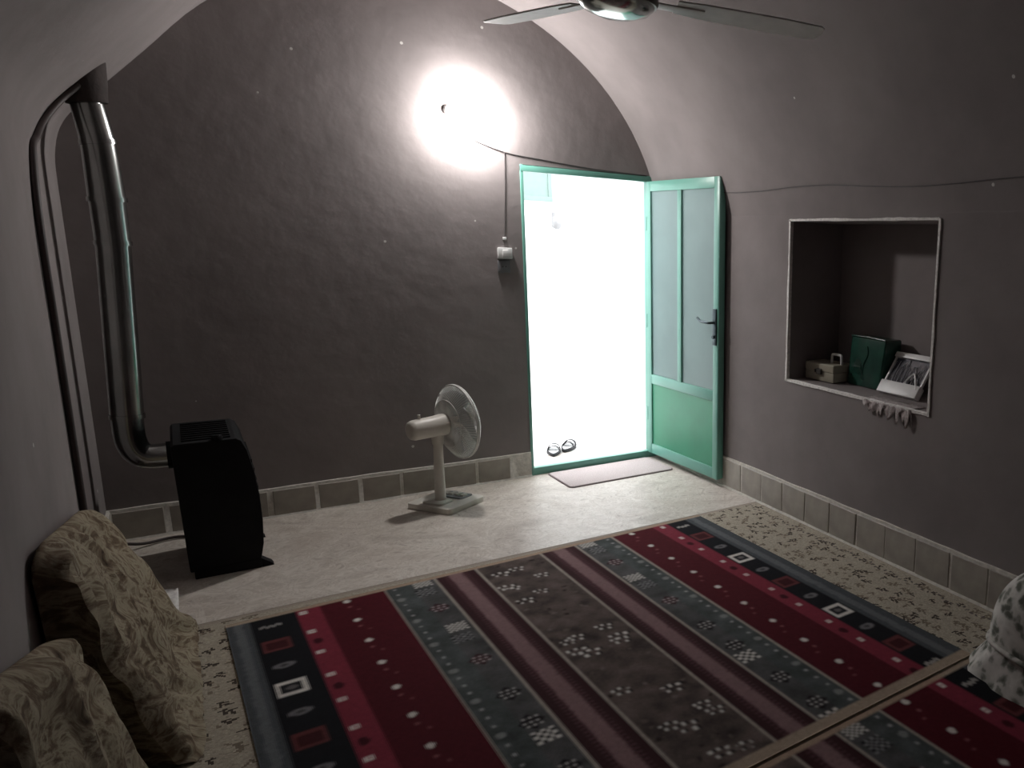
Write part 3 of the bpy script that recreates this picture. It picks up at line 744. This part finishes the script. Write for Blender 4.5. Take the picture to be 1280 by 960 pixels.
for k in range(22):
    u = .02 + k * .0118; r_ = random.Random(k)
    MB().tube([PMl @ Vector((u, .072, .001)), PMl @ Vector((u + r_.uniform(-.006, .006), .15, .004)), PMl @ Vector((u + r_.uniform(-.014, .014), Hh - .03 - r_.uniform(0, .06), .002))], .0020 if k % 2 else .0012, 5).build('bristle', 'film' if k % 3 == 0 else 'navy', wp)
MB().tube(smooth_path([PMl @ Vector(p) for p in ((.16, .075, .012), (.185, .12, .014), (.205, .14, .014), (.235, .10, .014), (.27, .05, .02))], 5), .005, 6).build('white_cord', 'white', wp)

RD = [abs(random.Random(300 + q // 2).gauss(0, .7)) % 1 for q in range(50)]
rg = MB(); nU, nV = 44, 8; f1 = wobble(21); vs = []
for i in range(nU + 1):
    t = i / nU; y = 2.93 - t * .35
    drop = .018 + (.028 + .035 * t) * abs(f1(t * 7)) * 1.3 + .075 * RD[i] * (.35 + .65 * t)
    for j in range(nV + 1):
        s = j / nV
        if j < 3: p = (XR + .09 - .095 * j / 2.6, y, NZ0 + .006 + .003 * f1(t * 5 + j))
        else:
            q = (j - 2) / (nV - 2); p = (XR - .006 - .014 * abs(math.sin(t * 18 + q)) * q - .003, y + .012 * math.sin(q * 4 + t * 20) * q, NZ0 + .004 - drop * q)
        vs.append(p)
rg.add(vs, [(i * (nV + 1) + j, i * (nV + 1) + j + 1, (i + 1) * (nV + 1) + j + 1, (i + 1) * (nV + 1) + j) for i in range(nU) for j in range(nV)], True)
rgo = rg.build('torn_cloth', 'rag'); md = rgo.modifiers.new('thickness', 'SOLIDIFY'); md.thickness = .003
tag(rgo, 'ragged pale cloth hanging over the niche sill', 'cloth')

# ------------------------------------------------------------------ draped cushions
def fold_noise(seed, k=7):
    r = random.Random(seed); W_ = [(r.uniform(-1, 1) * 14, r.uniform(-1, 1) * 14, r.uniform(-1, 1) * 14, r.uniform(0, 6.28), 1 / (1 + q * .35)) for q in range(k)]
    def f(p): return sum(a * math.sin(x * p[0] + y * p[1] + z * p[2] + ph) for x, y, z, ph, a in W_) / 3.2
    return f
def back_cushion(y0, y1, prof, label, seed, amp=.022, grow=.42):
    """cushion leaning on the left wall under a loose cloth; prof: (x, z) from the wall top to the floor front"""
    t = thing('draped_cushion', label, 'cushion', (XL + .01, (y0 + y1) / 2, 0), 0, 'draped cushions along the left wall')
    P_ = smooth_path([(x, 0, z) for x, z in prof], 7); n = len(P_); nY = 40; f = fold_noise(seed); g = fold_noise(seed + 40); vs = []
    cxm = sum(p.x for p in P_) / n; czm = .25
    for i in range(nY + 1):
        s = i / nY; y = y0 + (y1 - y0) * s
        e = min(s, 1 - s) * 2; rr = min(1, e / .30); sc = (1 - (1 - rr) ** 2.4) ** .5 if rr < 1 else 1.0
        sc = .62 + .38 * sc
        for p in P_:
            hs = 1 + grow * s * max(0, 1 - (p.x - XL) / .34)
            q = Vector((XL + .012 + (p.x - XL - .012) * (.45 + .55 * sc) if p.z > .02 else XL + .012 + (p.x - XL - .012) * (.75 + .25 * sc), y, hs * p.z * (.80 + .20 * sc) if p.z > .02 else p.z))
            d = f(q) * amp + amp * .9 * math.sin(26 * q.y + 9 * g(q) + q.z * 14) * .45
            k = min(1, max(0, (q.x - XL - .02) / .05)) * min(1, q.z / .05 + .15)
            q += Vector((d * k, 0, d * .6 * k)); q.x = max(q.x, XL + .008); q.z = max(q.z, .009)
            vs.append(q - Vector(t.location))
    m = MB().add(vs, [(i * n + k, i * n + k + 1, (i + 1) * n + k + 1, (i + 1) * n + k) for i in range(nY) for k in range(n - 1)], True)
    # end panels, sagging slightly
    for i, sg in ((0, -1), (nY, 1)):
        ring = [Vector(vs[i * n + k]) for k in range(n)]; c = Vector((XL + .015 - t.location.x, ring[0].y, .009)); rows = 7; ev = []
        for r_ in range(rows + 1):
            u = r_ / rows
            for k in range(n):
                q = ring[k].lerp(c + Vector((0, 0, ring[k].z * .0)), u)
                q.y += sg * (.055 * math.sin(u * math.pi) + .012 * g(q * 1.6 + Vector((0, 3, 0))) * math.sin(u * math.pi)); ev.append(q)
        m.add(ev, [(r_ * n + k, r_ * n + k + 1, (r_ + 1) * n + k + 1, (r_ + 1) * n + k) for r_ in range(rows) for k in range(n - 1)], True)
    o = m.build('cover', 'drape', t)
    return t
prof = [(XL + .008, .52), (XL + .03, .555), (XL + .075, .54), (-.255, .455), (-.205, .33), (-.155, .19), (-.105, .07), (-.055, .009)]
back_cushion(3.92, 2.80, prof, 'beige draped cushion on the left wall, next to the heater', 4)
prof2 = [(XL + .008, .50), (XL + .03, .535), (XL + .075, .52), (-.270, .43), (-.235, .31), (-.205, .18), (-.17, .06), (-.14, .009)]
back_cushion(2.72, 1.85, prof2, 'beige draped cushion on the left wall, with another between it and the heater', 15, grow=.55)
# small raised white patch, crumpled
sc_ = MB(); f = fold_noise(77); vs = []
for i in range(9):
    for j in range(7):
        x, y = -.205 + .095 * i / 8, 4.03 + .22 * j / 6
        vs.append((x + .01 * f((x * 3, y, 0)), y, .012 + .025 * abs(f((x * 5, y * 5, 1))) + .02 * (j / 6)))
so_ = sc_.add(vs, [(i * 7 + j, i * 7 + j + 1, (i + 1) * 7 + j + 1, (i + 1) * 7 + j) for i in range(8) for j in range(6)], True).build('crumpled_patch', 'plaster')
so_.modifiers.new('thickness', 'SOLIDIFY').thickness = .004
tag(so_, 'small crumpled white patch on the marble before the heater', 'scrap')

# pale floral floor cushion against the right wall
fc = thing('floral_cushion', 'plump cushion under pale floral cloth on the carpet by the right wall', 'cushion', (2.50, 1.27, .014))
f = fold_noise(31); g = fold_noise(32)
def superbox(hx, hy, z0, z1, e, nu=48, nv=14, amp=.012, flare=0.0, name='cover', mat='floral', top_only=True):
    vs = []
    for j in range(nv + 1):
        v_ = j / nv
        ph = v_ * math.pi / 2 if top_only else 0
        for k in range(nu):
            a = 2 * math.pi * k / nu; ca, sa = math.cos(a), math.sin(a)
            sx = math.copysign(abs(ca) ** e, ca); sy = math.copysign(abs(sa) ** e, sa)
            if top_only: rad = math.cos(ph) ** .45; z = z0 + (z1 - z0) * math.sin(ph) ** .8
            else: rad = 1 + flare * (1 - v_); z = z0 + (z1 - z0) * v_
            p = Vector((hx * sx * rad, hy * sy * rad, z))
            d = f(p) * amp + (.010 * math.sin(k * 1.57 + 3 * g(p)) * (1 - v_) if not top_only else 0)
            p += Vector((sx, sy, .3)) * d; p.z = max(p.z, 0); vs.append(p)
    m = MB().add(vs, [(j * nu + k, j * nu + (k + 1) % nu, (j + 1) * nu + (k + 1) % nu, (j + 1) * nu + k) for j in range(nv) for k in range(nu)], True)
    return m
superbox(.250, .44, .135, .46, .55).build('cover', 'floral', fc)
superbox(.232, .425, 0, .15, .55, top_only=False, flare=.24, nv=8).build('skirt', 'floral', fc)
pp_ = [Vector((.256 * math.copysign(abs(math.cos(a)) ** .55, math.cos(a)), .447 * math.copysign(abs(math.sin(a)) ** .55, math.sin(a)), .140 + .008 * math.sin(3 * a))) for a in [2 * math.pi * k / 64 for k in range(65)]]
MB().tube(pp_, .011, 8, False).build('piping', 'floral', fc)
